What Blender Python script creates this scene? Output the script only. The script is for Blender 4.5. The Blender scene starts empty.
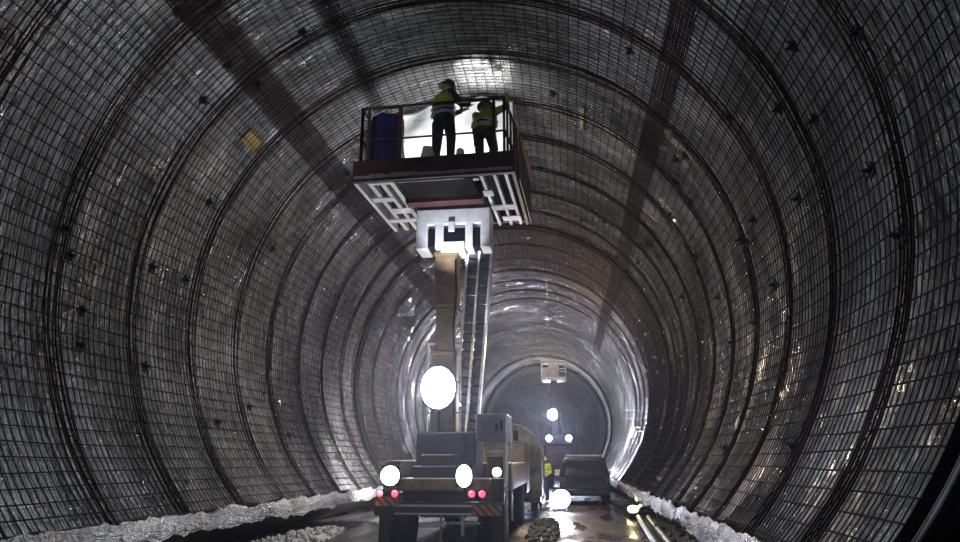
import bpy, bmesh, math, random
from mathutils import Vector, Matrix, noise
random.seed(7)
C = bpy.context.scene.collection
PI = math.pi
rad = math.radians

# ------------------------------------------------------------------ materials
def nodes(name):
    m = bpy.data.materials.new(name); m.use_nodes = True
    nt = m.node_tree
    return m, nt, nt.nodes['Principled BSDF'], nt.nodes, nt.links

def mat(name, col, rough=.5, metal=0., var=.25, scale=6., bump=.1, bscale=40., spec=.5):
    m, nt, p, N, L = nodes(name)
    tc = N.new('ShaderNodeTexCoord')
    n = N.new('ShaderNodeTexNoise'); n.inputs['Scale'].default_value = scale; n.inputs['Detail'].default_value = 6
    L.new(tc.outputs['Object'], n.inputs['Vector'])
    r = N.new('ShaderNodeValToRGB')
    r.color_ramp.elements[0].position = .3; r.color_ramp.elements[1].position = .7
    r.color_ramp.elements[0].color = (*[c * (1 - var) for c in col], 1)
    r.color_ramp.elements[1].color = (*[min(1, c * (1 + var)) for c in col], 1)
    L.new(n.outputs['Fac'], r.inputs['Fac']); L.new(r.outputs['Color'], p.inputs['Base Color'])
    p.inputs['Roughness'].default_value = rough; p.inputs['Metallic'].default_value = metal
    p.inputs['Specular IOR Level'].default_value = spec
    if bump:
        b = N.new('ShaderNodeTexNoise'); b.inputs['Scale'].default_value = bscale; b.inputs['Detail'].default_value = 4
        L.new(tc.outputs['Object'], b.inputs['Vector'])
        bu = N.new('ShaderNodeBump'); bu.inputs['Strength'].default_value = bump; bu.inputs['Distance'].default_value = .02
        L.new(b.outputs['Fac'], bu.inputs['Height']); L.new(bu.outputs['Normal'], p.inputs['Normal'])
    return m

def emit(name, col, strength):
    m, nt, p, N, L = nodes(name)
    p.inputs['Base Color'].default_value = (.8, .8, .8, 1)
    tc = N.new('ShaderNodeTexCoord'); n = N.new('ShaderNodeTexNoise'); n.inputs['Scale'].default_value = 3
    L.new(tc.outputs['Object'], n.inputs['Vector'])
    mr = N.new('ShaderNodeMapRange'); mr.inputs['To Min'].default_value = strength * .85; mr.inputs['To Max'].default_value = strength * 1.15
    L.new(n.outputs['Fac'], mr.inputs['Value']); L.new(mr.outputs['Result'], p.inputs['Emission Strength'])
    p.inputs['Emission Color'].default_value = (*col, 1)
    return m

def lining_mat(name, c0, c1, c2, r0, r1, bump, fold=1., metal=0., streak=(7., .55), wrinkle=.04):
    """crumpled sheet: UV is (metres along the tunnel, metres round the arch)"""
    m, nt, p, N, L = nodes(name)
    uv = N.new('ShaderNodeUVMap'); uv.uv_map = 'UVMap'
    def noi(sx, sy, det=4, dist=0., rough=.55):
        mp = N.new('ShaderNodeMapping'); mp.inputs['Scale'].default_value = (sx, sy, 1)
        L.new(uv.outputs['UV'], mp.inputs['Vector'])
        n = N.new('ShaderNodeTexNoise'); n.inputs['Scale'].default_value = 1
        n.inputs['Detail'].default_value = det; n.inputs['Distortion'].default_value = dist
        n.inputs['Roughness'].default_value = rough
        L.new(mp.outputs['Vector'], n.inputs['Vector']); return n
    big = noi(.35, .3, 4, .4)
    ramp = N.new('ShaderNodeValToRGB'); e = ramp.color_ramp.elements
    e[0].position = .33; e[1].position = .72
    e[0].color = (*c0, 1); e[1].color = (*c2, 1)
    mid = ramp.color_ramp.elements.new(.52); mid.color = (*c1, 1)
    L.new(big.outputs['Fac'], ramp.inputs['Fac'])
    dirt = noi(1.6, .5, 6, .3)
    dr = N.new('ShaderNodeValToRGB'); dr.color_ramp.elements[0].position = .35; dr.color_ramp.elements[1].position = .65
    dr.color_ramp.elements[0].color = (.45, .42, .4, 1); dr.color_ramp.elements[1].color = (1, 1, 1, 1)
    L.new(dirt.outputs['Fac'], dr.inputs['Fac'])
    mx = N.new('ShaderNodeMix'); mx.data_type = 'RGBA'; mx.blend_type = 'MULTIPLY'; mx.inputs['Factor'].default_value = .8
    L.new(ramp.outputs['Color'], mx.inputs[6]); L.new(dr.outputs['Color'], mx.inputs[7])
    fs = noi(streak[0] * 2.2, streak[1] * 1.6, 5, .7); fr = N.new('ShaderNodeValToRGB')
    fr.color_ramp.elements[0].position = .36; fr.color_ramp.elements[1].position = .66
    fr.color_ramp.elements[0].color = (.5, .5, .5, 1); fr.color_ramp.elements[1].color = (1.5, 1.5, 1.5, 1)
    L.new(fs.outputs['Fac'], fr.inputs['Fac'])
    mf = N.new('ShaderNodeMix'); mf.data_type = 'RGBA'; mf.blend_type = 'MULTIPLY'; mf.inputs['Factor'].default_value = .9
    L.new(mx.outputs[2], mf.inputs[6]); L.new(fr.outputs['Color'], mf.inputs[7]); mx = mf
    st = noi(1.1, .45, 5, .5); sr = N.new('ShaderNodeValToRGB'); sr.color_ramp.elements[0].position = .60; sr.color_ramp.elements[1].position = .72
    L.new(st.outputs['Fac'], sr.inputs['Fac'])
    m2 = N.new('ShaderNodeMix'); m2.data_type = 'RGBA'; L.new(sr.outputs['Color'], m2.inputs['Factor'])
    L.new(mx.outputs[2], m2.inputs[6]); m2.inputs[7].default_value = (.10, .045, .035, 1) if bump > .6 and c0[0] < .15 else (c1[0], c1[1], c1[2], 1)
    L.new(m2.outputs[2], p.inputs['Base Color'])
    mr = N.new('ShaderNodeMapRange'); mr.inputs['To Min'].default_value = r0; mr.inputs['To Max'].default_value = r1
    mr.inputs['From Min'].default_value = .35; mr.inputs['From Max'].default_value = .65
    rn = noi(.8, .35, 3); L.new(rn.outputs['Fac'], mr.inputs['Value']); L.new(mr.outputs['Result'], p.inputs['Roughness'])
    p.inputs['Metallic'].default_value = metal; p.inputs['Specular IOR Level'].default_value = .75
    if bump > .85: p.inputs['Coat Weight'].default_value = .6; p.inputs['Coat Roughness'].default_value = .13
    # folds: ridged streaks running round the arch, crossed by finer crumples
    f1 = noi(streak[0], streak[1], 5, .6); f2 = noi(streak[0] * .35, streak[1] * 1.8, 4, 1.2); f3 = noi(9, 9, 5, .8)
    def ridge(n):
        a = N.new('ShaderNodeMath'); a.operation = 'SUBTRACT'; a.inputs[1].default_value = .5; L.new(n.outputs['Fac'], a.inputs[0])
        b = N.new('ShaderNodeMath'); b.operation = 'ABSOLUTE'; L.new(a.outputs[0], b.inputs[0])
        return b
    ad = N.new('ShaderNodeMath'); ad.operation = 'MULTIPLY_ADD'; ad.inputs[1].default_value = 1.6
    L.new(ridge(f2).outputs[0], ad.inputs[0]); L.new(ridge(f1).outputs[0], ad.inputs[2])
    f4 = noi(streak[0] * 3.2, streak[1] * 2.6, 4, .9)
    ad3 = N.new('ShaderNodeMath'); ad3.operation = 'MULTIPLY_ADD'; ad3.inputs[1].default_value = .55
    L.new(ridge(f4).outputs[0], ad3.inputs[0]); L.new(ad.outputs[0], ad3.inputs[2]); ad = ad3
    ad2 = N.new('ShaderNodeMath'); ad2.operation = 'MULTIPLY_ADD'; ad2.inputs[1].default_value = .22
    L.new(f3.outputs['Fac'], ad2.inputs[0]); L.new(ad.outputs[0], ad2.inputs[2])
    bu = N.new('ShaderNodeBump'); bu.inputs['Strength'].default_value = bump; bu.inputs['Distance'].default_value = wrinkle * 4 * fold
    L.new(ad2.outputs[0], bu.inputs['Height']); L.new(bu.outputs['Normal'], p.inputs['Normal']); L.new(bu.outputs['Normal'], p.inputs['Coat Normal'])
    return m

M = {}
M['membrane'] = lining_mat('grey_membrane', (.19, .19, .185), (.29, .29, .285), (.42, .42, .43), .07, .33, 1., metal=.12, wrinkle=.055)
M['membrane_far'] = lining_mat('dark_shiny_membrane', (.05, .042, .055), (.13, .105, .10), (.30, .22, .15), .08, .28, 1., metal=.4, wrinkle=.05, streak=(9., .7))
M['shotcrete'] = lining_mat('grey_shotcrete', (.16, .15, .14), (.22, .21, .2), (.3, .28, .26), .45, .8, .5, streak=(1.5, .8))
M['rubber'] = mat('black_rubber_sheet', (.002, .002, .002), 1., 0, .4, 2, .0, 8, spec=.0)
M['hem'] = lining_mat('white_membrane_hem', (.08, .08, .08), (.22, .22, .21), (.5, .5, .49), .2, .5, .7, streak=(5., 5.))
M['wire'] = mat('dark_rusty_wire', (.006, .005, .005), .9, .0, .5, 3, 0, spec=.08)
M['band'] = mat('dark_rusty_bars', (.010, .006, .005), .9, .0, .5, 3, 0, spec=.08)
M['black'] = mat('black_steel', (.006, .006, .008), .7, .0, .3, 5, .1, spec=.1)
M['yellow'] = mat('dusty_yellow_paint', (.24, .16, .07), .5, 0, .35, 5, .15)
M['tan'] = mat('dusty_tan_paint', (.13, .085, .045), .55, 0, .35, 5, .15)
M['red'] = mat('dark_red_paint', (.05, .008, .009), .45, 0, .3, 4, .1)
M['rail'] = mat('dark_brown_rail_paint', (.055, .025, .018), .45, .2, .3, 6, .05)
M['white'] = mat('white_steel', (.62, .62, .64), .4, .1, .15, 6, .05)
M['galv'] = mat('galvanised_steel', (.42, .42, .45), .35, .6, .3, 8, .05)
M['darkgrey'] = mat('dark_grey_steel', (.05, .05, .055), .5, .3, .3, 6, .1)
M['greybox'] = mat('grey_cabinet_paint', (.22, .22, .24), .5, 0, .15, 5, .05)
M['navy'] = mat('navy_plastic', (.010, .012, .032), .45, 0, .3, 5, .15)
M['tyre'] = mat('black_tyre', (.015, .015, .016), .8, 0, .3, 10, .3)
M['bluetarp'] = mat('dark_blue_tarpaulin', (.004, .007, .045), .5, 0, .3, 2, .5, 9)
M['sheet'] = mat('white_fleece', (.82, .82, .80), .8, 0, .08, 3, .6, 7)
M['hivis'] = mat('yellow_green_hivis_cloth', (.32, .46, .03), .8, 0, .2, 9, .2)
M['navycloth'] = mat('dark_navy_cloth', (.018, .02, .05), .85, 0, .3, 9, .3)
M['darkcloth'] = mat('dark_grey_cloth', (.03, .032, .03), .85, 0, .3, 9, .3)
M['reflect'] = mat('silver_reflective_tape', (.6, .6, .62), .3, .3, .1, 9, 0)
M['skin'] = mat('skin', (.42, .24, .17), .55, 0, .1, 9, .05)
M['boot'] = mat('black_rubber_boot', (.012, .012, .012), .6, 0, .3, 9, .1)
M['helmetred'] = mat('dark_red_helmet', (.09, .015, .02), .3, 0, .1, 9, 0)
M['helmetyel'] = mat('pale_yellow_helmet', (.55, .5, .2), .3, 0, .1, 9, 0)
M['carpaint'] = mat('dark_grey_car_paint', (.008, .008, .010), .45, .2, .2, 4, .03)
M['glass'] = mat('dark_window_glass', (.006, .007, .012), .12, 0, .2, 3, 0)
M['dusty'] = mat('dusty_olive_grey_canvas', (.22, .205, .17), .75, 0, .6, 2.5, 1., 5)
M['gravel'] = mat('muddy_gravel', (.12, .10, .08), .5, 0, .5, 6, 1., 25)
M['purple'] = mat('dark_purple_red_paint', (.05, .015, .04), .5, 0, .3, 4, .1)
M['pipe'] = mat('grey_green_pipe', (.22, .28, .25), .35, 0, .3, 3, .2)
M['concrete'] = mat('wet_dark_concrete', (.10, .105, .095), .45, 0, .4, 3, .5, 12)
M['rock'] = mat('dark_wet_rock', (.055, .045, .038), .5, 0, .5, 3, 1., 7)
M['lamp_cool'] = emit('cool_white_lamp', (.78, .86, 1), 60)
M['lamp_white'] = emit('white_lamp', (.95, .96, 1), 25)
M['lamp_far'] = emit('distant_blue_white_lamp', (.68, .74, 1), 120)
M['lamp_yellow'] = emit('warm_yellow_lamp', (1, .82, .42), 9)
M['lamp_red'] = emit('red_tail_lamp', (1, .03, .09), 5.)

def floor_material():
    m, nt, p, N, L = nodes('wet_muddy_floor')
    tc = N.new('ShaderNodeTexCoord')
    def noi(sx, sy, d=5):
        mp = N.new('ShaderNodeMapping'); mp.inputs['Scale'].default_value = (sx, sy, 1); L.new(tc.outputs['Object'], mp.inputs['Vector'])
        n = N.new('ShaderNodeTexNoise'); n.inputs['Scale'].default_value = 1; n.inputs['Detail'].default_value = d
        L.new(mp.outputs['Vector'], n.inputs['Vector']); return n
    n = noi(1.6, .35)
    r = N.new('ShaderNodeValToRGB'); r.color_ramp.elements[0].color = (.02, .018, .018, 1); r.color_ramp.elements[1].color = (.055, .05, .05, 1)
    L.new(n.outputs['Fac'], r.inputs['Fac']); L.new(r.outputs['Color'], p.inputs['Base Color'])
    q = noi(1.1, .3)
    mr = N.new('ShaderNodeMapRange'); mr.inputs['From Min'].default_value = .42; mr.inputs['From Max'].default_value = .6
    mr.inputs['To Min'].default_value = .2; mr.inputs['To Max'].default_value = .65
    L.new(q.outputs['Fac'], mr.inputs['Value']); L.new(mr.outputs['Result'], p.inputs['Roughness'])
    b = noi(7, 4, 6); bu = N.new('ShaderNodeBump'); bu.inputs['Strength'].default_value = .8; bu.inputs['Distance'].default_value = .05
    mm = N.new('ShaderNodeMath'); mm.operation = 'MULTIPLY'; L.new(b.outputs['Fac'], mm.inputs[0]); L.new(mr.outputs['Result'], mm.inputs[1])
    L.new(mm.outputs[0], bu.inputs['Height']); L.new(bu.outputs['Normal'], p.inputs['Normal'])
    return m
M['floor'] = floor_material()

def hazard_material(ca, cb, name):
    m, nt, p, N, L = nodes(name)
    tc = N.new('ShaderNodeTexCoord')
    mp = N.new('ShaderNodeMapping'); mp.inputs['Rotation'].default_value = (0, rad(45), 0); L.new(tc.outputs['Object'], mp.inputs['Vector'])
    w = N.new('ShaderNodeTexWave'); w.inputs['Scale'].default_value = 3.2; L.new(mp.outputs['Vector'], w.inputs['Vector'])
    r = N.new('ShaderNodeValToRGB'); r.color_ramp.interpolation = 'CONSTANT'
    r.color_ramp.elements[1].position = .5; r.color_ramp.elements[0].color = (*ca, 1); r.color_ramp.elements[1].color = (*cb, 1)
    L.new(w.outputs['Fac'], r.inputs['Fac']); L.new(r.outputs['Color'], p.inputs['Base Color']); p.inputs['Roughness'].default_value = .35
    return m
M['hazard'] = hazard_material((.35, .02, .02), (.38, .28, .10), 'red_yellow_marker_stripes')

# ------------------------------------------------------------------ helpers
def obj(name, bm, m, parent=None, smooth=False, loc=None):
    me = bpy.data.meshes.new(name)
    bmesh.ops.recalc_face_normals(bm, faces=bm.faces[:])
    bm.to_mesh(me); bm.free()
    for x in (m if isinstance(m, (list, tuple)) else [m]): me.materials.append(x)
    if smooth:
        for p in me.polygons: p.use_smooth = True
    o = bpy.data.objects.new(name, me); C.objects.link(o)
    if loc: o.location = loc
    if parent: o.parent = parent
    return o

def tag(o, label=None, cat=None, group=None, kind=None):
    if label: o['label'] = label
    if cat: o['category'] = cat
    if group: o['group'] = group
    if kind: o['kind'] = kind
    return o

def thing(name, label, cat, loc=(0, 0, 0), rz=0, group=None):
    o = bpy.data.objects.new(name, None); C.objects.link(o); o.empty_display_size = .2
    o.location = loc; o.rotation_euler = (0, 0, rz)
    return tag(o, label, cat, group)

def box(bm, x0, x1, y0, y1, z0, z1, bev=0., mtx=None):
    r = bmesh.ops.create_cube(bm, size=1)
    vs = r['verts']
    for v in vs:
        v.co = Vector(((x0 + x1) / 2 + v.co.x * (x1 - x0), (y0 + y1) / 2 + v.co.y * (y1 - y0), (z0 + z1) / 2 + v.co.z * (z1 - z0)))
    if bev > 0:
        es = list({e for v in vs for e in v.link_edges})
        rr = bmesh.ops.bevel(bm, geom=es, offset=bev, segments=2, affect='EDGES', profile=.5)
        vs = rr['verts']
    if mtx is not None:
        for v in vs: v.co = mtx @ v.co
    return vs

def frame_for(d):
    d = d.normalized(); up = Vector((0, 0, 1)) if abs(d.z) < .9 else Vector((0, 1, 0))
    a = d.cross(up).normalized(); b = d.cross(a).normalized()
    return a, b

def tube(bm, pts, r, seg=8, closed=False, cap=True):
    pts = [Vector(p) for p in pts]; n = len(pts); rings = []
    for i, p in enumerate(pts):
        if closed: d = pts[(i + 1) % n] - pts[i - 1]
        else: d = pts[min(i + 1, n - 1)] - pts[max(i - 1, 0)]
        a, b = frame_for(d); rr = r[i] if isinstance(r, (list, tuple)) else r
        rings.append([bm.verts.new(p + a * math.cos(2 * PI * k / seg) * rr + b * math.sin(2 * PI * k / seg) * rr) for k in range(seg)])
    for i in range(n if closed else n - 1):
        A, B = rings[i], rings[(i + 1) % n]
        for k in range(seg):
            bm.faces.new((A[k], A[(k + 1) % seg], B[(k + 1) % seg], B[k]))
    if cap and not closed:
        bm.faces.new(rings[0][::-1]); bm.faces.new(rings[-1])

def bar(bm, p, q, w, h=None):
    """square bar between two points"""
    h = h or w; p, q = Vector(p), Vector(q); d = (q - p); a, b = frame_for(d)
    vs = []
    for c in (p, q):
        for (s, t) in ((-1, -1), (1, -1), (1, 1), (-1, 1)): vs.append(bm.verts.new(c + a * s * w / 2 + b * t * h / 2))
    for f in ((0, 1, 2, 3), (7, 6, 5, 4), (0, 4, 5, 1), (1, 5, 6, 2), (2, 6, 7, 3), (3, 7, 4, 0)): bm.faces.new([vs[i] for i in f])

def ball(bm, c, r, sc=(1, 1, 1), u=14, v=10):
    rr = bmesh.ops.create_uvsphere(bm, u_segments=u, v_segments=v, radius=r)
    for x in rr['verts']: x.co = Vector((x.co.x * sc[0], x.co.y * sc[1], x.co.z * sc[2])) + Vector(c)

def lathe(bm, prof, centre, axis='X', seg=24):
    rings = []
    for (r, h) in prof:
        ring = []
        for k in range(seg):
            a = 2 * PI * k / seg
            if axis == 'X': p = (h, r * math.cos(a), r * math.sin(a))
            elif axis == 'Y': p = (r * math.cos(a), h, r * math.sin(a))
            else: p = (r * math.cos(a), r * math.sin(a), h)
            ring.append(bm.verts.new(Vector(p) + Vector(centre)))
        rings.append(ring)
    for A, B in zip(rings, rings[1:]):
        for k in range(seg): bm.faces.new((A[k], A[(k + 1) % seg], B[(k + 1) % seg], B[k]))
    bm.faces.new(rings[0]); bm.faces.new(rings[-1][::-1])

NB = bmesh.new
HAZE = .0009

def lamp(name, kind, loc, energy, col=(1, 1, 1), size=.1, aim=None, spot=120, blend=.5, parent=None):
    d = bpy.data.lights.new(name, kind); d.energy = energy; d.color = col
    if kind in ('POINT', 'SPOT'): d.shadow_soft_size = size
    if kind == 'AREA': d.size = size
    if kind == 'SPOT': d.spot_size = rad(spot); d.spot_blend = blend
    o = bpy.data.objects.new(name, d); C.objects.link(o); o.location = loc
    if aim is not None:
        o.rotation_euler = (Vector(aim) - Vector(loc)).to_track_quat('-Z', 'Y').to_euler()
    return o

# ------------------------------------------------------------------ tunnel
EYE = 1.6
R = 5.5
AX, AZ = -1.97, 4.46
S_BEND, BR = 62., 105.
A0, A1 = -45., 225.       # angles of the lining's two lower edges

def frame_at(s):
    """centre of the tunnel at chainage s and its sideways direction; straight, then bending left"""
    if s <= S_BEND: return Vector((AX, s, 0)), Vector((1, 0, 0))
    t = (s - S_BEND) / BR
    c = Vector((AX - BR, S_BEND, 0))
    return c + Vector((math.cos(t) * BR, math.sin(t) * BR, 0)), Vector((math.cos(t), math.sin(t), 0))

def on_ring(s, deg, r):
    c, x = frame_at(s); a = rad(deg)
    return c + x * (math.cos(a) * r) + Vector((0, 0, AZ + math.sin(a) * r))

def bulge(s, arc):
    v = noise.noise(Vector((s * .9, arc * .55, 1.3))) * .6 + noise.noise(Vector((s * 2.3, arc * .9, 7.7))) * .35
    b = .06 + .075 * v
    q1 = noise.noise(Vector(((s * 1.1 + arc * .8) * 1.3, (s - arc) * .22, 12.)))
    b += .11 * (abs(q1) - .12)
    sag = noise.noise(Vector((s * 4.5, arc * .8, 3.1)))
    b += .022 * (abs(sag) - .3)
    return max(0., b)

def far_bulge(s, arc):
    return .06 + .09 * noise.noise(Vector((s * .8, arc * .8, 5.))) + .06 * (noise.noise(Vector((s * 3.2, arc * .6, 2.))))

def rock_bulge(s, arc):
    return .1 + .22 * noise.noise(Vector((s * .35, arc * .4, 9.))) + .07 * noise.noise(Vector((s * 1.5, arc * 1.5, 4.)))

def lining(name, d0, d1):
    bm = NB(); uvl = bm.loops.layers.uv.new('UVMap')
    segs = []   # (s, kind)
    s = -9.
    while s < 4.8: segs.append(s); s += .6
    while s < 24: segs.append(s); s += .13
    while s < 61: segs.append(s); s += .26
    while s < 122: segs.append(s); s += .8
    n = max(2, int((d1 - d0) * rad(1) * R / .17)) 
    n += n % 2
    rows = []
    for s in segs:
        row = []
        for i in range(n + 1):
            d = d0 + (d1 - d0) * i / n; arc = rad(d) * R
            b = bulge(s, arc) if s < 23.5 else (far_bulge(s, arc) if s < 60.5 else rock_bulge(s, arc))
            row.append((bm.verts.new(on_ring(s, d, R + b)), s, arc))
        rows.append(row)
    for A, B in zip(rows, rows[1:]):
        for i in range(n):
            q = (A[i], A[i + 1], B[i + 1], B[i])
            f = bm.faces.new([x[0] for x in q]); f.smooth = True
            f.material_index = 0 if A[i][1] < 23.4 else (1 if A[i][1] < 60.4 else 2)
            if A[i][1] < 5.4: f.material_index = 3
            for lp, x in zip(f.loops, q): lp[uvl].uv = (x[1], x[2])
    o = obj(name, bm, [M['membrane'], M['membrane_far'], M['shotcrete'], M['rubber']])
    return tag(o, kind='structure')
lining('wall_right', A0, 52)
lining('ceiling', 52, 128)
lining('wall_left', 128, A1)

# lower hems of the sheet, hanging a little ragged
def hem(name, deg, side):
    bm = NB(); uvl = bm.loops.layers.uv.new('UVMap')
    prof = [(-.04, .2), (.0, .10), (.01, 0.), (-.02, -.06), (-.0, -.11)]
    s = 5.4; prev = None
    while s < 60:
        c, x = frame_at(s); base = on_ring(s, deg, R)
        row = []
        for j, (o_, z_) in enumerate(prof):
            w = .05 * noise.noise(Vector((s * 2.2, j * .5, side * 5))) + .03 * noise.noise(Vector((s * 6.5, j * 1.3, side * 2)))
            w2 = .08 * noise.noise(Vector((s * 1.3, j * .3, side * 9))) + .06 * noise.noise(Vector((s * 5.1, j * .9, side * 4)))
            row.append((bm.verts.new(base + x * side * (-.06 - o_ + w) + Vector((0, 0, z_ + w2))), s, j * .1))
        if prev:
            for j in range(len(prof) - 1):
                q = (prev[j], prev[j + 1], row[j + 1], row[j])
                f = bm.faces.new([k[0] for k in q]); f.smooth = True
                for lp, k in zip(f.loops, q): lp[uvl].uv = (k[1], k[2])
        prev = row; s += .12
    o = obj(name, bm, M['hem'])
    sol = o.modifiers.new('thick', 'SOLIDIFY'); sol.thickness = .012
    return tag(o, kind='structure')
hem('trim_1', A0 + .5, 1)
hem('trim_2', A1 - .5, -1)

# rock foot below the sheet and the wet floor
def foot(name, side, deg):
    bm = NB(); prev = None; s = -9.
    while s < 122:
        c, x = frame_at(s); e = on_ring(s, deg, R)
        eo = (e - c).dot(x)
        pts = [(eo + side * .12, e.z + .25), (eo + side * .45, .38), (eo + side * .95, .12), (eo + side * 1.35, -.08)]
        row = [bm.verts.new(c + x * (p[0] + side * .12 * noise.noise(Vector((s * .9, j, side)))) + Vector((0, 0, p[1] + .06 * noise.noise(Vector((s * 1.3, j * 2., 3)))))) for j, p in enumerate(pts)]
        if prev:
            for j in range(3): bm.faces.new((prev[j], prev[j + 1], row[j + 1], row[j])).smooth = True
        prev = row; s += .35 if s < 40 else 1.
    tag(obj(name, bm, M['rock']), kind='structure')
foot('baseboard_right', 1, A0)
foot('baseboard_left', -1, A1)

bm = NB(); prev = None; s = -9.
while s < 122:
    c, x = frame_at(s)
    n = 60 if s < 45 else 20
    row = []
    for i in range(n + 1):
        o_ = -5.6 + 11.2 * i / n
        z = .035 * noise.noise(Vector((o_ * 1.1, s * .4, 2.))) + .012 * noise.noise(Vector((o_ * 4, s * 3, 6.)))
        if o_ > 3.55: z -= .10 * min(1, (o_ - 3.55) / .15)
        row.append(bm.verts.new(c + x * o_ + Vector((0, 0, z - .01))))
    if prev and len(prev) == len(row):
        for i in range(len(row) - 1): bm.faces.new((prev[i], prev[i + 1], row[i + 1], row[i])).smooth = True
    elif prev:
        k = (len(prev) - 1) // (len(row) - 1)
        for i in range(len(row) - 1): bm.faces.new([prev[i * k + t] for t in range(k + 1)] + [row[i + 1], row[i]])
    prev = row; s += .25 if s < 45 else 1.
tag(obj('floor', bm, M['floor']), kind='structure')

# closed far end and near end of the modelled bore
for nm, s in (('wall_far', 121.5), ('wall_near', -9)):
    bm = NB()
    vs = [bm.verts.new(on_ring(s, A0 + (A1 - A0) * i / 40, R + .4)) for i in range(41)]
    c, x = frame_at(s)
    vs += [bm.verts.new(c - x * 5.6 + Vector((0, 0, -.1))), bm.verts.new(c + x * 5.6 + Vector((0, 0, -.1)))]
    bm.faces.new(vs)
    o = obj(nm, bm, M['rock']); tag(o, kind='structure')

# ------------------------------------------------------------------ reinforcing cage
S0, S1 = 5.45, 30.
RW = R - .045
cage = thing('reinforcing_mesh', 'dark rusty steel bar mesh lining the walls and crown over the grey sheet', 'steel mesh', (AX, S0, 0))
cage_inv = Matrix.Translation((-AX, -S0, 0))
def child_of(o, root):
    o.parent = root; o.matrix_parent_inverse = Matrix.Translation(-root.location)
    return o
def wob(s, arc, k): return .018 * noise.noise(Vector((s * 1.1, arc * .9, k)))

def hoop(bm, s, r, w, ph, seg=84, sides=4, a0=A0 + 1, a1=A1 - 1, wave=1.):
    prev = None
    for i in range(seg + 1):
        d = a0 + (a1 - a0) * i / seg; arc = rad(d) * R
        ss = s + wave * .03 * noise.noise(Vector((s * .5, arc * .45, ph)))
        rr = r + wob(s, arc, 4.)
        p = on_ring(ss, d, rr); c, x = frame_at(s)
        er = (p - (c + Vector((0, 0, AZ)))); er = Vector((er.x, 0, er.z)).normalized(); es = Vector((0, 1, 0))
        if sides == 4: cs = [(-1, -1), (1, -1), (1, 1), (-1, 1)]
        else: cs = [(math.cos(2 * PI * k / sides), math.sin(2 * PI * k / sides)) for k in range(sides)]
        ring = [bm.verts.new(p + er * w * a + es * w * b) for a, b in cs]
        if prev:
            for k in range(sides): bm.faces.new((prev[k], prev[(k + 1) % sides], ring[(k + 1) % sides], ring[k]))
        prev = ring
bm = NB(); s = S0
while s < S1:
    hoop(bm, s, RW, .0050 if s < 16 else .0060, 1.)
    s += .122 + random.uniform(-.012, .012)
o = obj('hoop_bar', bm, M['wire']); child_of(o, cage); tag(o, kind='stuff')
bm = NB(); arc0, arc1 = rad(A0 + 1) * R, rad(A1 - 1) * R; a = arc0
while a < arc1:
    prev = None; n = 34
    off = 0
    for i in range(n + 1):
        s = S0 + .03 + (S1 - S0) * i / n
        aa = a + .03 * noise.noise(Vector((s * .35, a * .2, 8.)))
        if i % 4 == 0: off = random.uniform(-.015, .015)
        aa += off
        d = math.degrees(aa / R); p = on_ring(s, d, RW - .014 + wob(s, aa, 4.))
        er = Vector((math.cos(rad(d)), 0, math.sin(rad(d)))); et = Vector((-er.z, 0, er.x)); w = .0065
        ring = [bm.verts.new(p + er * w * u + et * w * v) for u, v in ((-1, -1), (1, -1), (1, 1), (-1, 1))]
        if prev:
            for k in range(4): bm.faces.new((prev[k], prev[(k + 1) % 4], ring[(k + 1) % 4], ring[k]))
        prev = ring
    a += .215
o = obj('lengthwise_bar', bm, M['wire']); child_of(o, cage); tag(o, kind='stuff')
# lap bands: bundles of hoops every 1.9 m
s = 6.9
while s < 36.5:
    bm = NB()
    for k in range(5): hoop(bm, s + (k - 2) * .075 + random.uniform(-.015, .015), RW - .02 - .008 * (k % 2), .0085, 2. + k * 3, 70, wave=2.)
    # zigzag of spacer bars inside the bundle
    zz = []
    for i in range(150):
        d = A0 + 2 + (A1 - A0 - 4) * i / 149
        zz.append(on_ring(s + (.12 if i % 2 else -.12), d, RW - .04 + wob(s, rad(d) * R, 4.)))
    tube(bm, zz, .007, 4)
    o = obj('lap_band', bm, M['band']); child_of(o, cage)
    s += 1.88 + random.uniform(-.06, .06)
# lengthwise laps of the mesh mats
for dm, hw_, s0_, s1_ in ((43.5, 2.6, 9., 44.), (132., 3.2, 6.2, 34.), (113., 1.6, 6.2, 22.)):
    bm = NB()
    k = 0; d = dm - hw_
    while d <= dm + hw_:
        pts = [on_ring(s0_ + (s1_ - s0_) * i / 40, d + (1.2 * noise.noise(Vector((i * .12, dm, 0)))) , RW - .03 - .008 * (k % 2)) for i in range(41)]
        tube(bm, pts, .012, 4); d += .42; k += 1
    child_of(obj('lengthwise_lap_band', bm, M['band']), cage)
# anchor plates, scattered dark dots
mesh0 = None
for i in range(95):
    s = 6.2 + 20 * (i / 95.) ** 1.25 + random.uniform(-.3, .3); d = random.choice((random.uniform(-35, 75), random.uniform(-30, 60), random.uniform(115, 215)))
    p = on_ring(s, d, RW - .03)
    er = Vector((math.cos(rad(d)), 0, math.sin(rad(d))))
    if mesh0 is None:
        bm = NB(); box(bm, -.055, .055, -.055, .055, -.008, .008, .003); lathe(bm, [(.022, 0), (.022, .05), (.012, .05), (.012, .08)], (0, 0, 0), 'Z', 8)
        for a in range(5):
            q = Vector((math.cos(a * 1.3) * .09, math.sin(a * 1.3) * .09, random.uniform(0, .04))); tube(bm, [(0, 0, .01), q * .6, q], .006, 5)
        o = obj('anchor_plate', bm, M['black']); mesh0 = o.data
    else:
        o = bpy.data.objects.new('anchor_plate', mesh0); C.objects.link(o)
    o.rotation_euler = (-er).to_track_quat('Z', 'Y').to_euler(); o.rotation_euler.rotate_axis('Z', random.uniform(0, 6))
    o.scale = (1.35,) * 3
    o.location = p; child_of(o, cage)

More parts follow.
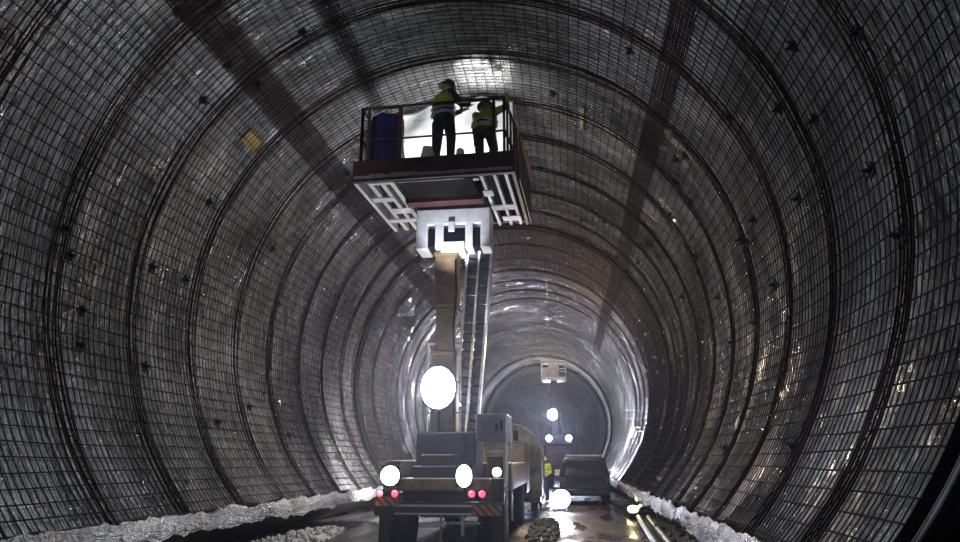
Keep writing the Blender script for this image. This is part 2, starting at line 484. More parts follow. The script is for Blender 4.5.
bm = NB(); hoop(bm, 23.45, R - .08, .055, 1., 120, 8, A0, A1, 0)
tag(obj('band_hoop', bm, M['black'], smooth=True), 'thin black hoop clamped round the tunnel where the wire grid fades out, nearer than the truck light reaches', 'hoop')
bpy.data.objects['band_hoop']['label'] = 'large thin black hoop round the tunnel wall beyond the raised basket'
bm = NB(); hoop(bm, 60.3, R - .26, .15, 1., 100, 8, A0, A1, 0)
tag(obj('band_hoop', bm, M['black'], smooth=True), 'small distant black hoop round the brightly lit far ring of the tunnel', 'hoop')
# white ring of sheet just before the far hoop
bm = NB(); uvl = bm.loops.layers.uv.new('UVMap'); prev = None
for i in range(91):
    d = A0 + (A1 - A0) * i / 90; row = []
    for k, s in enumerate((56.3, 57.2, 58.2, 59.2, 60.1)):
        row.append((bm.verts.new(on_ring(s, d, R - .10 + .05 * noise.noise(Vector((s, d * .2, 1))))), s, rad(d) * R))
    if prev:
        for k in range(4):
            q = (prev[k], prev[k + 1], row[k + 1], row[k]); f = bm.faces.new([t[0] for t in q]); f.smooth = True
            for lp, t in zip(f.loops, q): lp[uvl].uv = (t[1], t[2])
    prev = row
o = obj('trim_3', bm, M['hem']); sm = o.modifiers.new('thick', 'SOLIDIFY'); sm.thickness = .03; tag(o, kind='structure')

# the dark unlined strip at the near right: a formwork rib with boards
rib = thing('formwork_rib', 'black curved rib standing against the right wall at the bottom right corner', 'formwork', (AX + 4.6, 5.2, 0))
bm = NB(); prev = None
for i in range(41):
    d = A0 + 2 + 40 * i / 40; row = []
    for (s, r) in ((5.40, R - .0), (5.40, R - .09), (4.9, R - .09), (4.9, R - .0)): row.append(bm.verts.new(on_ring(s, d, r)))
    if prev:
        for k in range(4): bm.faces.new((prev[k], prev[(k + 1) % 4], row[(k + 1) % 4], row[k]))
    else: bm.faces.new(row)
    prev = row
bm.faces.new(prev[::-1])
child_of(obj('rib_beam', bm, M['rubber']), rib)
for s in (5.02, 4.3):
    bm = NB(); tube(bm, [on_ring(s, A0 + 2 + 40 * i / 30, R - .13) for i in range(31)], .022, 8)
    child_of(obj('edge_tube', bm, M['darkgrey'], smooth=True), rib)

# yellow glints of light put in as coloured film behind the mesh
for (s, d, w_, h_, lab) in ((12.05, 140.8, .28, .16, 'small painted yellow glint on the upper left wall behind the mesh'), (14.6, 62.4, .55, .05, 'narrow painted pale yellow light streak on the crown right of the raised basket')):
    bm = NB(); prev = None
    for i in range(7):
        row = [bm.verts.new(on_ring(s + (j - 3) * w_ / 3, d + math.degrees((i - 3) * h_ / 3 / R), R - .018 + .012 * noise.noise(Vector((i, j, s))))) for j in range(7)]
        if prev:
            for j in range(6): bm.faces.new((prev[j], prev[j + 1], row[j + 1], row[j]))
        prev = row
    o = obj('painted_glint', bm, mat('yellow_glint', (.36, .25, .09), .25), smooth=True); sm = o.modifiers.new('thick', 'SOLIDIFY'); sm.thickness = .004
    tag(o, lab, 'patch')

# ------------------------------------------------------------------ people
def capsule(bm, p, q, r1, r2, flat=1.):
    p, q = Vector(p), Vector(q)
    tube(bm, [p, p.lerp(q, .5), q], [r1, (r1 + r2) / 2, r2], 12)
    ball(bm, p, r1, (1, 1, 1), 12, 8); ball(bm, q, r2, (1, 1, 1), 12, 8)

def remeshed(name, bm, m, parent, voxel=.014):
    o = obj(name, bm, m, parent, smooth=True)
    r = o.modifiers.new('skin', 'REMESH'); r.mode = 'VOXEL'; r.voxel_size = voxel; r.use_smooth_shade = True
    s = o.modifiers.new('soft', 'SMOOTH'); s.iterations = 3; s.factor = .5
    return o

def person(label, J, loc, rz, jacket, trousers, helmet, scale=1., voxel=.014, vest=None):
    """J: joint positions in metres, facing +Y, feet at z 0"""
    t = thing('person', label, 'person', loc, rz); t.scale = (scale * 1.17, scale * 1.17, scale)
    V = {k: Vector(v) for k, v in J.items()}
    hd, nk, ch, pv = V['head'], V['neck'], V['chest'], V['pelvis']
    b = NB()
    # head with jaw, nose, ears, brow
    f = V.get('face', Vector((0, 1, 0))).normalized(); up = (hd - nk).normalized(); sd = f.cross(up).normalized()
    ball(b, hd, .098, (.86, 1, 1.12)); ball(b, hd - up * .07 + f * .035, .062, (.9, 1, .9))
    ball(b, hd + f * .1 - up * .02, .018, (.8, 1, 1.3)); ball(b, hd + f * .083 + up * .02, .03, (1.9, .6, .5))
    ball(b, hd + f * .09 - up * .062, .018, (1.6, .6, .5))
    for sg in (-1, 1): ball(b, hd + sd * sg * .088 - up * .01, .024, (.5, .8, 1.2))
    capsule(b, nk, hd - up * .04, .055, .052)
    capsule(b, ch, nk, .115, .07); capsule(b, pv, ch, .115, .125)
    for S in 'LR':
        capsule(b, V['sh' + S], V['el' + S], .05, .04); capsule(b, V['el' + S], V['ha' + S], .038, .026)
        capsule(b, ch, V['sh' + S], .09, .055)
        capsule(b, V['hip' + S], V['kn' + S], .075, .052); capsule(b, V['kn' + S], V['an' + S], .052, .036)
        fo = V['an' + S] + V.get('toe' + S, Vector((0, .17, -.04)))
        capsule(b, V['an' + S] - Vector((0, 0, .03)), fo, .04, .03)
        # palm, four unequal bent fingers and a thumb
        w = V['ha' + S]; d = (w - V['el' + S]).normalized(); a, c = frame_for(d)
        palm = w + d * .075
        capsule(b, w, palm, .026, .03); capsule(b, w + a * .02, palm + a * .025, .02, .018); capsule(b, w - a * .02, palm - a * .025, .02, .018)
        for k, ln in enumerate((.058, .068, .064, .05)):
            r0 = palm + a * (-.036 + .024 * k); m1 = r0 + d * ln * .6; m2 = m1 + (d * .5 + c * .7) * ln * .6
            tube(b, [r0, m1, m2], [.0105, .0095, .008], 8)
        tube(b, [w + a * .03 + d * .02, w + a * .065 + d * .045, w + a * .07 + d * .08 + c * .02], [.013, .011, .009], 8)
    body = remeshed('body', b, M['skin'], t, voxel)
    # jacket
    b = NB(); capsule(b, pv + Vector((0, 0, .02)), ch, .15, .165); capsule(b, ch, nk - (nk - ch) * .25, .15, .10)
    capsule(b, pv.lerp(ch, .1) + Vector((-.05, 0, 0)), ch + Vector((-.08, 0, 0)), .13, .13); capsule(b, pv.lerp(ch, .1) + Vector((.05, 0, 0)), ch + Vector((.08, 0, 0)), .13, .13)
    for S in 'LR':
        capsule(b, V['sh' + S], V['el' + S], .078, .062); capsule(b, V['el' + S], V['el' + S].lerp(V['ha' + S], .88), .06, .046)
        capsule(b, ch, V['sh' + S], .12, .08)
    jk = remeshed('jacket', b, jacket, t, voxel)
    if vest:
        b = NB(); capsule(b, ch + Vector((0, 0, -.03)), ch + Vector((0, 0, .06)), .178, .17); capsule(b, ch + Vector((-.09, 0, 0)), V['shL'].lerp(ch, .25), .14, .105); capsule(b, ch + Vector((.09, 0, 0)), V['shR'].lerp(ch, .25), .14, .105)
        remeshed('vest_shoulders', b, vest, jk, voxel)
    # reflective belts
    b = NB()
    for q in (.28, .62):
        c0 = pv.lerp(ch, q); lathe(b, [(.175, -.025), (.19, -.012), (.19, .012), (.175, .025)], (0, 0, 0), 'Z', 20)
        for v in b.verts:
            if not v.tag: v.co = Vector((v.co.x * 1.24, v.co.y * 1.0, v.co.z)) + c0; v.tag = True
    obj('reflective_band', b, M['reflect'], jk, smooth=True)
    b = NB(); capsule(b, pv - Vector((0, 0, .02)), pv + Vector((0, 0, .12)), .15, .135)
    for S in 'LR':
        capsule(b, V['hip' + S], V['kn' + S], .105, .08); capsule(b, V['kn' + S], V['kn' + S].lerp(V['an' + S], .9), .08, .066)
        capsule(b, pv, V['hip' + S], .12, .1)
    remeshed('trousers', b, trousers, t, voxel)
    for S in 'LR':
        b = NB(); an = V['an' + S]; fo = an + V.get('toe' + S, Vector((0, .17, -.04)))
        capsule(b, an + (V['kn' + S] - an) * .35, an, .062, .056); capsule(b, an - Vector((0, .03, .035)), fo, .05, .045)
        remeshed('boot', b, M['boot'], t, voxel)
    b = NB(); lathe(b, [(.0005, .135), (.05, .128), (.09, .1), (.113, .05), (.118, .0), (.15, -.012), (.15, -.02), (.112, -.012)], (0, 0, 0), 'Z', 20)
    rot = up.to_track_quat('Z', 'Y').to_matrix().to_4x4()
    for v in b.verts: v.co = (rot @ v.co) * 1.02 + hd + up * .03
    obj('helmet', b, helmet, t, smooth=True)
    return t

def stand(**kw):
    J = dict(head=(0, .04, 1.62), neck=(0, 0, 1.47), chest=(0, 0, 1.25), pelvis=(0, 0, .93),
             shL=(-.2, 0, 1.4), shR=(.2, 0, 1.4), elL=(-.26, 0, 1.1), elR=(.26, 0, 1.1), haL=(-.25, .14, .86), haR=(.25, .14, .86),
             hipL=(-.1, 0, .9), hipR=(.1, 0, .9), knL=(-.11, .02, .49), knR=(.11, .02, .49), anL=(-.12, 0, .09), anR=(.12, 0, .09))
    J.update(kw); return J

# ------------------------------------------------------------------ basket frame coordinates
PO = Vector((-4.02, 11.93, 0)); PA = rad(-2)
PU = Vector((math.cos(PA), math.sin(PA), 0)); PV = Vector((-math.sin(PA), math.cos(PA), 0))
PW, PD = 3.2, 3.1
ZB, ZD, ZR = 6.83, 7.25, 8.43
def P(u, v, z): return PO + PU * u + PV * v + Vector((0, 0, z))
def pbox(bm, u0, u1, v0, v1, z0, z1, bev=0.):
    m = Matrix.Translation(PO) @ Matrix.Rotation(PA, 4, 'Z')
    return box(bm, u0, u1, v0, v1, z0, z1, bev, m)

TX = -2.24
truck = thing('lift_truck', 'yellow lift truck seen from behind, its mast raising a railed work basket', 'lift truck', (TX, 15.5, 0))
def T(name, bm, m, smooth=False, parent=None):
    o = obj(name, bm, m, smooth=smooth)
    if parent is None: child_of(o, truck)
    else:
        o.parent = parent
    return o
# basket deck
bm = NB()
pbox(bm, 0, PW, 0, .10, ZB, ZD + .03, .01); T('front_edge_beam', bm, M['red'])
bm = NB(); pbox(bm, 0.04, PW - .04, -.004, 0, ZD - .36, ZD - .30)
for u in (.35, .75, 1.02): pbox(bm, u, u + .3, -.012, -.004, ZB + .1, ZB + .145)
T('reflective_strip', bm, M['galv'], parent=bpy.data.objects['front_edge_beam'])
bm = NB(); pbox(bm, 0, PW, PD - .08, PD, ZB + .1, ZD + .12, .01); T('rear_edge_beam', bm, M['red'])
bm = NB(); pbox(bm, .02, PW - .02, .1, PD - .08, ZD - .06, ZD); T('deck_plate', bm, M['black'])
for u in (0, PW - .07):
    bm = NB(); pbox(bm, u, u + .07, .1, PD - .08, ZB, ZD + .12, .01); T('side_edge_beam', bm, M['white'] if u == 0 else M['tan'])
# underside steelwork: light stringers with cross plates over a dark deck
for u in (.26, .50, .70, 2.50, 2.76, 2.98):
    bm = NB(); pbox(bm, u, u + (.09 if u < 1 else .06), .1, PD - .08, ZB + .02, ZB + .16); T('stringer', bm, M['white'])
for (u, v, du, dv) in ((.10, .9, .5, .22), (.34, 1.55, .42, .3), (.08, 2.2, .66, .22), (2.45, .85, .2, .3), (2.5, 1.7, .5, .28), (2.65, 2.4, .4, .3), (.3, .12, .5, .1), (2.35, .2, .12, .1)):
    bm = NB(); pbox(bm, u, u + du, v, v + dv, ZB + .0, ZB + .02); T('gusset_plate', bm, M['white'])
bm = NB(); pbox(bm, .85, 2.36, .1, 1.02, ZB - .02, ZD - .1, .01); T('centre_box', bm, M['black'])
bm = NB(); pbox(bm, .80, 2.42, 1.02, 1.3, ZB - .10, ZD - .1, .015); T('centre_cross_beam', bm, M['red'])
bm = NB(); pbox(bm, .86, 2.2, .08, .1, ZB - .03, ZB + .0); T('edge_lip', bm, M['galv'])
# guard rails
def rail_side(name, a, b, nposts, rails, m, r=.022):
    bm = NB(); a, b = Vector(a), Vector(b)
    for i in range(nposts + 1):
        q = a.lerp(b, i / nposts); bar(bm, P(q.x, q.y, ZD), P(q.x, q.y, ZR), .05, .05)
    for z in rails:
        bar(bm, P(a.x, a.y, z), P(b.x, b.y, z), .045, .045)
    T(name, bm, m)
bm = NB()
for u in (.14, .28, .92, 2.80, 3.0): bar(bm, P(u, .05, ZD), P(u, .05, ZR), .05 if u in (.14, 3.0) else .06, .05)
bar(bm, P(.1, .05, ZR), P(3.02, .05, ZR), .05, .05); bar(bm, P(.1, .05, ZD + .48), P(3.02, .05, ZD + .48), .03, .03)
bar(bm, P(.96, .05, ZD), P(.96, .05, ZR), .03, .03)
T('front_guard_rail', bm, M['rail'])
rail_side('right_guard_rail', (PW - .2, .05), (PW + .03, PD - .05), 9, (ZR, ZD + .5), M['rail'])
rail_side('left_guard_rail', (.14, .05), (.03, PD - .05), 7, (ZR, ZD + .5), M['rail'])
rail_side('rear_guard_rail', (.03, PD - .05), (PW - .03, PD - .05), 5, (ZR, ZD + .5), M['rail'])
bm = NB(); pbox(bm, PW + .03, PW + .05, .5, PD - .02, ZB + .05, ZD + .62); T('side_mesh_panel', bm, M['tan'])

# bracket below the basket
BX, BY = -2.25, 13.55
bm = NB()
box(bm, -3.02, -1.46, 13.3, 13.95, 6.38, 6.72, .02)
for x0, x1 in ((-3.02, -2.78), (-2.62, -2.44), (-1.98, -1.82), (-1.66, -1.46)): box(bm, x0, x1, 13.3, 13.95, 5.85, 6.4, .015)
box(bm, -2.5, -2.0, 13.32, 13.9, 5.78, 6.0, .01)
T('basket_bracket', bm, M['white'])
bm = NB(); box(bm, -2.78, -2.62, 13.36, 13.9, 5.9, 6.3); box(bm, -1.82, -1.66, 13.36, 13.9, 5.9, 6.3); box(bm, -2.46, -1.96, 13.36, 13.9, 6.02, 6.3)
T('bracket_pockets', bm, M['black'])
bm = NB(); box(bm, -2.33, -2.2, 13.24, 13.3, 6.2, 6.42, .01); T('bracket_latch', bm, M['white'])
# mast of nested box stages
mast = [(5.85, 4.55, .23, 'tan'), (4.75, 3.6, .19, 'tan'), (3.75, 1.9, .26, 'yellow')]
for i, (z1, z0, hw, mm) in enumerate(mast):
    bm = NB(); cx = -2.40 - (0 if i < 1 else .01 * i)
    box(bm, cx - hw, cx + hw, 13.42, 13.42 + 2 * hw, z0, z1, .02)
    box(bm, cx - hw - .025, cx + hw + .025, 13.40, 13.44 + 2 * hw, z1 - .12, z1 - .04, .01)
    box(bm, cx - hw - .02, cx + hw + .02, 13.405, 13.435 + 2 * hw, z0, z0 + .07, .01)
    T('mast_stage', bm, M[mm])
bm = NB()
for sx in (-.33, .33):
    bar(bm, (-2.42 + sx, 13.5, 2.1), (-2.42 + sx, 13.5, 3.9), .035)
for z in (2.5, 3.1, 3.88): bar(bm, (-2.75, 13.5, z), (-2.09, 13.5, z), .035)
T('mast_guide_frame', bm, M['galv'])
bm = NB(); tube(bm, [(-2.19, 13.36, 5.6), (-2.16, 13.35, 4.9), (-2.22, 13.35, 4.2), (-2.18, 13.35, 3.4), (-2.2, 13.4, 2.4)], .02, 8)
T('hose', bm, M['black'], True)
# slanting boom with cross links carrying the cables
top, bot = Vector((-1.70, 13.75, 6.15)), Vector((-2.28, 15.6, 2.1)); bd = (bot - top)
bm = NB(); side = Vector((1, 0, 0))
for sx, w in ((-.255, .05), (0, .045), (.255, .05)): bar(bm, top + side * sx, bot + side * sx, w, .2)
T('boom_rail', bm, M['galv'])
nl = 22
bm = NB()
for i in range(nl):
    a = top.lerp(bot, (i + .08) / nl); b = top.lerp(bot, (i + .86) / nl)
    for sx in (-.127, .127): bar(bm, a + side * sx, b + side * sx, .19, .14)
T('cable_chain', bm, M['navy'])

# truck body, seen from behind (rear face near Y 12.2)
bm = NB(); box(bm, TX - .42, TX + .42, 12.6, 20.5, .62, .98, .02); T('chassis_frame', bm, M['darkgrey'])
bm = NB(); box(bm, -3.37, -1.10, 12.12, 12.28, .68, .90, .015); bumper = T('rear_bumper', bm, M['red'])
bm = NB(); box(bm, -3.0, -1.52, 12.105, 12.12, .83, .865); box(bm, -3.0, -1.52, 12.105, 12.12, .70, .73); T('bumper_stripe', bm, M['reflect'], parent=bumper)
for x0, x1, z0, z1 in ((-3.34, -2.93, .84, .99), (-1.66, -1.14, .70, .87)):
    bm = NB(); box(bm, x0, x1, 12.085, 12.105, z0, z1); T('marker_plate', bm, M['hazard'], parent=bumper)
bm = NB(); box(bm, -3.25, -1.35, 12.2, 12.5, 1.08, 1.3, .03); box(bm, -3.2, -3.0, 12.16, 12.2, 1.1, 1.28, .01); box(bm, -1.75, -1.5, 12.16, 12.2, 1.1, 1.28, .01); T('rear_cross_beam', bm, M['yellow'])
bm = NB(); box(bm, -2.95, -1.55, 12.45, 13.3, .9, 1.1, .02); T('rear_deck', bm, M['black'])
bm = NB(); box(bm, -2.78, -1.9, 12.4, 13.0, 1.28, 1.5, .03)
for i in range(3): box(bm, -2.74, -1.94, 12.38, 12.4, 1.33 + i * .055, 1.36 + i * .055)
T('winch_housing', bm, M['navy'])
bm = NB(); box(bm, -2.64, -2.06, 12.5, 13.1, 1.5, 1.7, .025); T('tool_locker', bm, M['tan'])
bm = NB(); box(bm, -2.86, -1.72, 13.05, 14.3, 1.1, 2.12, .03)
for x in (-2.5, -2.3, -1.98): box(bm, x, x + .05, 13.0, 13.05, 1.3, 2.1)
T('mast_turret', bm, M['navy'])
bm = NB(); box(bm, -3.34, -1.16, 14.3, 19.6, 1.0, 1.55, .04); T('flat_bed', bm, M['yellow'])
bm = NB(); box(bm, -3.3, -3.0, 12.5, 14.3, 1.3, 1.6, .03); T('side_locker', bm, M['tan'])
bm = NB(); box(bm, -1.5, -1.2, 12.9, 14.3, 1.1, 1.72, .03); T('side_locker', bm, M['tan'])
bm = NB(); box(bm, -1.66, -1.08, 12.6, 13.5, 1.93, 2.42, .02); cab = T('control_cabinet', bm, M['greybox'])
bm = NB(); box(bm, -1.30, -1.25, 12.585, 12.6, 2.1, 2.25); box(bm, -1.21, -1.17, 12.585, 12.6, 2.12, 2.3); T('switch', bm, M['black'], parent=cab)
bm = NB(); box(bm, -1.52, -1.1, 12.65, 13.3, 1.66, 1.9, .03); T('beige_locker', bm, mat('beige_paint', (.45, .37, .22), .5))
bm = NB(); bar(bm, (-1.09, 12.5, .3), (-1.09, 12.5, 2.4), .03); bar(bm, (-1.09, 13.6, .5), (-1.09, 13.6, 2.4), .03); bar(bm, (-1.09, 12.5, 1.6), (-1.09, 13.6, 1.6), .03); bar(bm, (-1.45, 12.5, 1.75), (-1.09, 12.5, 1.75), .03)
T('side_ladder', bm, M['galv'])
# cab at the front of the truck
bm = NB(); box(bm, TX - 1.08, TX + 1.08, 19.7, 21.0, .7, 2.1, .08); T('driver_cab', bm, M['tan'])
# wheels
def wheel(name, x, y, r, w, parent_fn):
    bm = NB(); h = w / 2
    lathe(bm, [(r * .55, -h * .8), (r * .8, -h), (r * .95, -h * .9), (r, -h * .6), (r, h * .6), (r * .95, h * .9), (r * .8, h), (r * .55, h * .8)], (x, y, r), 'X', 32)
    for k in range(24):
        a = 2 * PI * k / 24
        m = Matrix.Translation((x, y, r)) @ Matrix.Rotation(a, 4, 'X') @ Matrix.Translation((0, 0, r))
        box(bm, -h * .75, h * .75, -r * .05, r * .05, -.01, .015, 0, m)
    o = parent_fn('wheel', bm, M['tyre'])
    return o
for x in (-3.08, -1.42):
    for y in (13.1, 18.9):
        w = wheel('wheel', x, y, .5, .42, T)
        bm = NB(); sx = -1 if x < TX else 1
        lathe(bm, [(.26, sx * .15), (.27, sx * .19), (.18, sx * .14), (.1, sx * .14), (.09, sx * .22)], (x, y, .5), 'X', 20)
        T('hub', bm, M['yellow'], True, parent=w)
bm = NB(); box(bm, -1.36, -1.13, 12.35, 12.6, .06, 1.3, .02); box(bm, -1.46, -1.04, 12.25, 12.7, .012, .07, .01); T('outrigger_leg', bm, M['darkgrey'])
bm = NB(); box(bm, -3.34, -3.12, 12.35, 12.6, .06, 1.1, .02); box(bm, -3.42, -3.02, 12.25, 12.7, .012, .07, .01); T('outrigger_leg', bm, M['darkgrey'])
bm = NB()
for i in range(7):
    lathe(bm, [(.035, -.012), (.05, 0), (.035, .012)], (-2.22, 12.3, .2 + i * .075), 'Z' if i % 2 else 'X', 10)
bar(bm, (-2.22, 12.3, .15), (-2.22, 12.3, .72), .03)
T('tow_chain', bm, M['galv'])
bm = NB(); bar(bm, (-2.1, 12.4, .55), (-1.55, 12.4, .55), .04); bar(bm, (-1.85, 12.35, .35), (-1.85, 12.35, .68), .05); T('tow_bar', bm, M['galv'])
# lamps on the truck
def work_lamp(x, y, z, w, h, m, parent=None, name='work_lamp', depth=.12):
    bm = NB(); box(bm, x - w / 2, x + w / 2, y, y + depth, z - h / 2, z + h / 2, .02); bar(bm, (x, y + depth, z - h / 2), (x, y + depth, z - h / 2 - .08), .03)
    o = T(name, bm, M['black'])
    bm = NB(); lathe(bm, [(.3, -.03), (.46, -.024), (.48, -.005), (.48, 0)], (0, 0, 0), 'Y', 24)
    for v in bm.verts: v.co = Vector((x + v.co.x * w, y + v.co.y, z + v.co.z * h))
    T('lens', bm, m, True, parent=o)
    return o
bm = NB(); lathe(bm, [(.30, 0), (.36, .0), (.36, .1), (.2, .16)], (0, 12.95, 0), 'Y', 28)
for v in bm.verts: v.co = Vector((v.co.x - 2.43, v.co.y, v.co.z * 1.22 + 2.94))
bar(bm, (-2.43, 13.1, 1.9), (-2.43, 13.1, 2.7), .05)
flood = T('mast_floodlight', bm, M['black'])
bm = NB()
ball(bm, (-2.43, 12.93, 2.94), .33, (1., .4, 1.2), 24, 16)
T('lens', bm, M['lamp_cool'], True, parent=flood)
work_lamp(-3.09, 12.06, 1.34, .34, .34, M['lamp_white']); work_lamp(-1.79, 12.06, 1.34, .28, .38, M['lamp_white'])
work_lamp(-1.26, 12.42, 1.40, .16, .16, M['lamp_white'], name='marker_lamp')
work_lamp(-2.02, 13.0, 2.62, .04, .05, M['lamp_white'], name='pilot_lamp', depth=.05)
for x in (-3.27, -3.0, -1.66, -1.48):
    bm = NB(); box(bm, x - .065, x + .065, 12.08, 12.16, .98 if x > -3.1 else .97, 1.11, .02); o = T('tail_lamp', bm, M['black'])
    bm = NB(); lathe(bm, [(.03, -.02), (.055, -.012), (.058, 0)], (x, 12.08, 1.045), 'Y', 16); T('red_lens', bm, M['lamp_red'], True, parent=o)

# ------------------------------------------------------------------ in the basket
wp = P(1.71, .42, ZD)
person('person in yellow-green vest and navy trousers standing upright at the middle of the raised basket', 
       stand(head=(.02, .06, 1.62), face=(.2, .9, 0), hipL=(-.14, 0, .9), hipR=(.14, 0, .9), knL=(-.2, .02, .49), knR=(.2, .02, .49), anL=(-.22, 0, .09), anR=(.22, 0, .09), elL=(-.24, .22, 1.2), haL=(-.06, .42, 1.32), elR=(.24, .2, 1.22), haR=(.12, .42, 1.35)),
       wp, rad(-45), M['darkcloth'], M['navycloth'], M['helmetred'], 1.08, vest=M['hivis'])
wp2 = P(2.53, .62, ZD)
person('person in green vest at the right end of the raised basket, arm reaching up', 
       stand(head=(-.02, .12, 1.38), neck=(0, .08, 1.26), chest=(0, .05, 1.06), pelvis=(0, -.06, .78), face=(0, 1, .1),
             shL=(-.18, .08, 1.2), shR=(.18, .05, 1.2), elL=(-.26, .3, 1.2), haL=(-.2, .45, 1.42), elR=(.36, .12, 1.32), haR=(.34, .18, 1.56),
             hipL=(-.1, -.05, .76), hipR=(.1, -.05, .76), knL=(-.13, .12, .42), knR=(.13, .1, .42), anL=(-.13, 0, .09), anR=(.13, -.02, .09)),
       wp2, rad(-12), M['hivis'], M['darkcloth'], M['helmetred'], 1.02)
# hammer drill held by the upright worker
bm = NB(); hp = P(2.14, .62, ZR + .27)
box(bm, hp.x - .16, hp.x + .1, hp.y - .04, hp.y + .04, hp.z, hp.z + .1, .02); box(bm, hp.x - .12, hp.x - .06, hp.y - .03, hp.y + .03, hp.z - .14, hp.z + .02, .01)
tube(bm, [(hp.x + .1, hp.y, hp.z + .05), (hp.x + .2, hp.y, hp.z + .06), (hp.x + .42, hp.y, hp.z + .07)], [.035, .014, .012], 10)
tag(obj('hand_drill', bm, M['black']), 'black hand drill held out over the basket rail by the upright worker', 'drill')

# blue tarpaulin bundle
def drape(name, c, rx, ry, h, m, label, cat, seed=1., topr=.75, z0=0):
    bm = NB(); prev = None; nz, na = 26, 48
    for j in range(nz + 1):
        t = j / nz; ring = []
        rr = (1.0 - (1 - topr) * t) * (1 if t < .92 else math.sqrt(max(0, 1 - ((t - .92) / .085) ** 2)) * .9 + .1)
        for i in range(na):
            a = 2 * PI * i / na
            fold = 1 + .07 * math.sin(a * 7 + 2 * noise.noise(Vector((t * 2, seed, 0)))) * (1 - t * .5) + .14 * noise.noise(Vector((math.cos(a) * 1.3, math.sin(a) * 1.3, t * 2.2 + seed)))
            ring.append(bm.verts.new((c[0] + math.cos(a) * rx * rr * fold, c[1] + math.sin(a) * ry * rr * fold, z0 + h * t)))
        if prev:
            for i in range(na): bm.faces.new((prev[i], prev[(i + 1) % na], ring[(i + 1) % na], ring[i]))
        else: bm.faces.new(ring[::-1])
        prev = ring
    bm.faces.new(prev)
    return tag(obj(name, bm, m, smooth=True), label, cat)
c = P(.48, .58, 0)
drape('tarpaulin_bundle', (c.x, c.y), .40, .34, 1.27, M['bluetarp'], 'tall dark blue tarpaulin bundle standing in the left corner of the raised basket', 'tarpaulin', 2.2, .80, ZD + .01)
# white fleece hanging from the crown behind the basket
bm = NB(); prev = None
for i in range(61):
    x = -3.92 + (3.92 - 1.02) * i / 60; row = []
    ztop = AZ + math.sqrt(5.42 ** 2 - (x - AX) ** 2)
    for j in range(31):
        t = j / 30; z = ZD + .35 + (ztop - ZD - .35) * t
        y = 14.35 + .1 * math.sin(x * 5 + 3 * noise.noise(Vector((x, z * .5, 0)))) * (1 - .3 * t) + .12 * noise.noise(Vector((x * 1.5, z * 1.5, 4)))
        row.append(bm.verts.new((x, y, z)))
    if prev:
        for j in range(30): bm.faces.new((prev[j], prev[j + 1], row[j + 1], row[j]))
    prev = row
o = obj('fleece_sheet', bm, M['sheet'], smooth=True); sm = o.modifiers.new('thick', 'SOLIDIFY'); sm.thickness = .01
tag(o, 'brightly lit white fleece sheet hanging from the crown behind the workers in the basket', 'sheet')
# sack next to the workers
for (u, v, lab, sc) in ((1.42, .35, 'grey sack slumped on the basket floor left of the upright worker', 1.), (2.10, .26, 'grey sack slumped on the basket floor between the two workers', .62)):
    c = P(u, v, 0); drape('sack', (c.x, c.y), .17 * sc, .13, .40 * sc, M['sheet'], lab, 'sack', u, .6, ZD + .01)
# work lights on the deck, hidden behind the front beam
for u in (1.0, 2.2):
    c = P(u, 1.15, ZD)
    lamp('deck_flood', 'SPOT', c + Vector((0, .12, .2)), 330, (.95, .97, 1), .12, c + Vector((0, 1.6, 1.3)), 125, .4)
lamp('deck_flood_up', 'SPOT', P(2.1, 1.0, ZD + .3), 4200, (.95, .97, 1), .1, P(2.35, 1.55, 10), 36, .9)

# ------------------------------------------------------------------ dusty round-topped wagon right of the truck
WX, WY = -1.85, 22.4
wag = thing('covered_wagon', 'dusty grey round-topped wagon standing just right of the lift truck', 'wagon', (WX, WY, 0))
bm = NB(); prof = [(-1, .5), (-1, 1.7)] + [(-math.cos(PI * i / 16), 1.75 + .95 * math.sin(PI * i / 16)) for i in range(17)] + [(1, 1.7), (1, .5)]
prev = None
for k, y in enumerate([-.02, 0, .6, 1.2, 1.8, 2.4, 3.]):
    row = [bm.verts.new((x * (.96 if k == 0 else 1) + .03 * noise.noise(Vector((x * 2, z * 2, y))), y + .04 * noise.noise(Vector((x * 2, z * 2, 5.))), .5 + (z - .5) * (.985 if k == 0 else 1) + .05 * noise.noise(Vector((x * 3, y, z * 3))))) for x, z in prof]
    if prev:
        for i in range(len(prof) - 1): bm.faces.new((prev[i], prev[i + 1], row[i + 1], row[i]))
    else: bm.faces.new(row)
    prev = row
bm.faces.new(prev[::-1])
bmesh.ops.subdivide_edges(bm, edges=bm.edges[:], cuts=1, use_grid_fill=True)
obj('canvas_cover', bm, M['dusty'], wag)
bm = NB(); box(bm, .12, .27, -.06, -.03, 2.2, 2.52, .01); box(bm, .12, .3, -.06, -.03, 2.0, 2.06, .01); obj('vent_flap', bm, M['black'], wag)
bm = NB(); tube(bm, [(-math.cos(PI * i / 16) * 1.02, -.02, 1.75 + .98 * math.sin(PI * i / 16)) for i in range(17)], .035, 6); obj('cover_hoop', bm, mat('pale_dusty_rib', (.42, .38, .33), .6), wag, smooth=True)
bm = NB(); box(bm, -.95, .95, .05, 2.9, .32, .5, .02); obj('wagon_frame', bm, M['darkgrey'], wag)
for x in (-.75, .75):
    for y in (.5, 2.4):
        bm = NB(); lathe(bm, [(.15, -.1), (.34, -.12), (.36, 0), (.34, .12), (.15, .1)], (x, y, .36), 'X', 20); obj('wheel', bm, M['tyre'], wag, smooth=True)

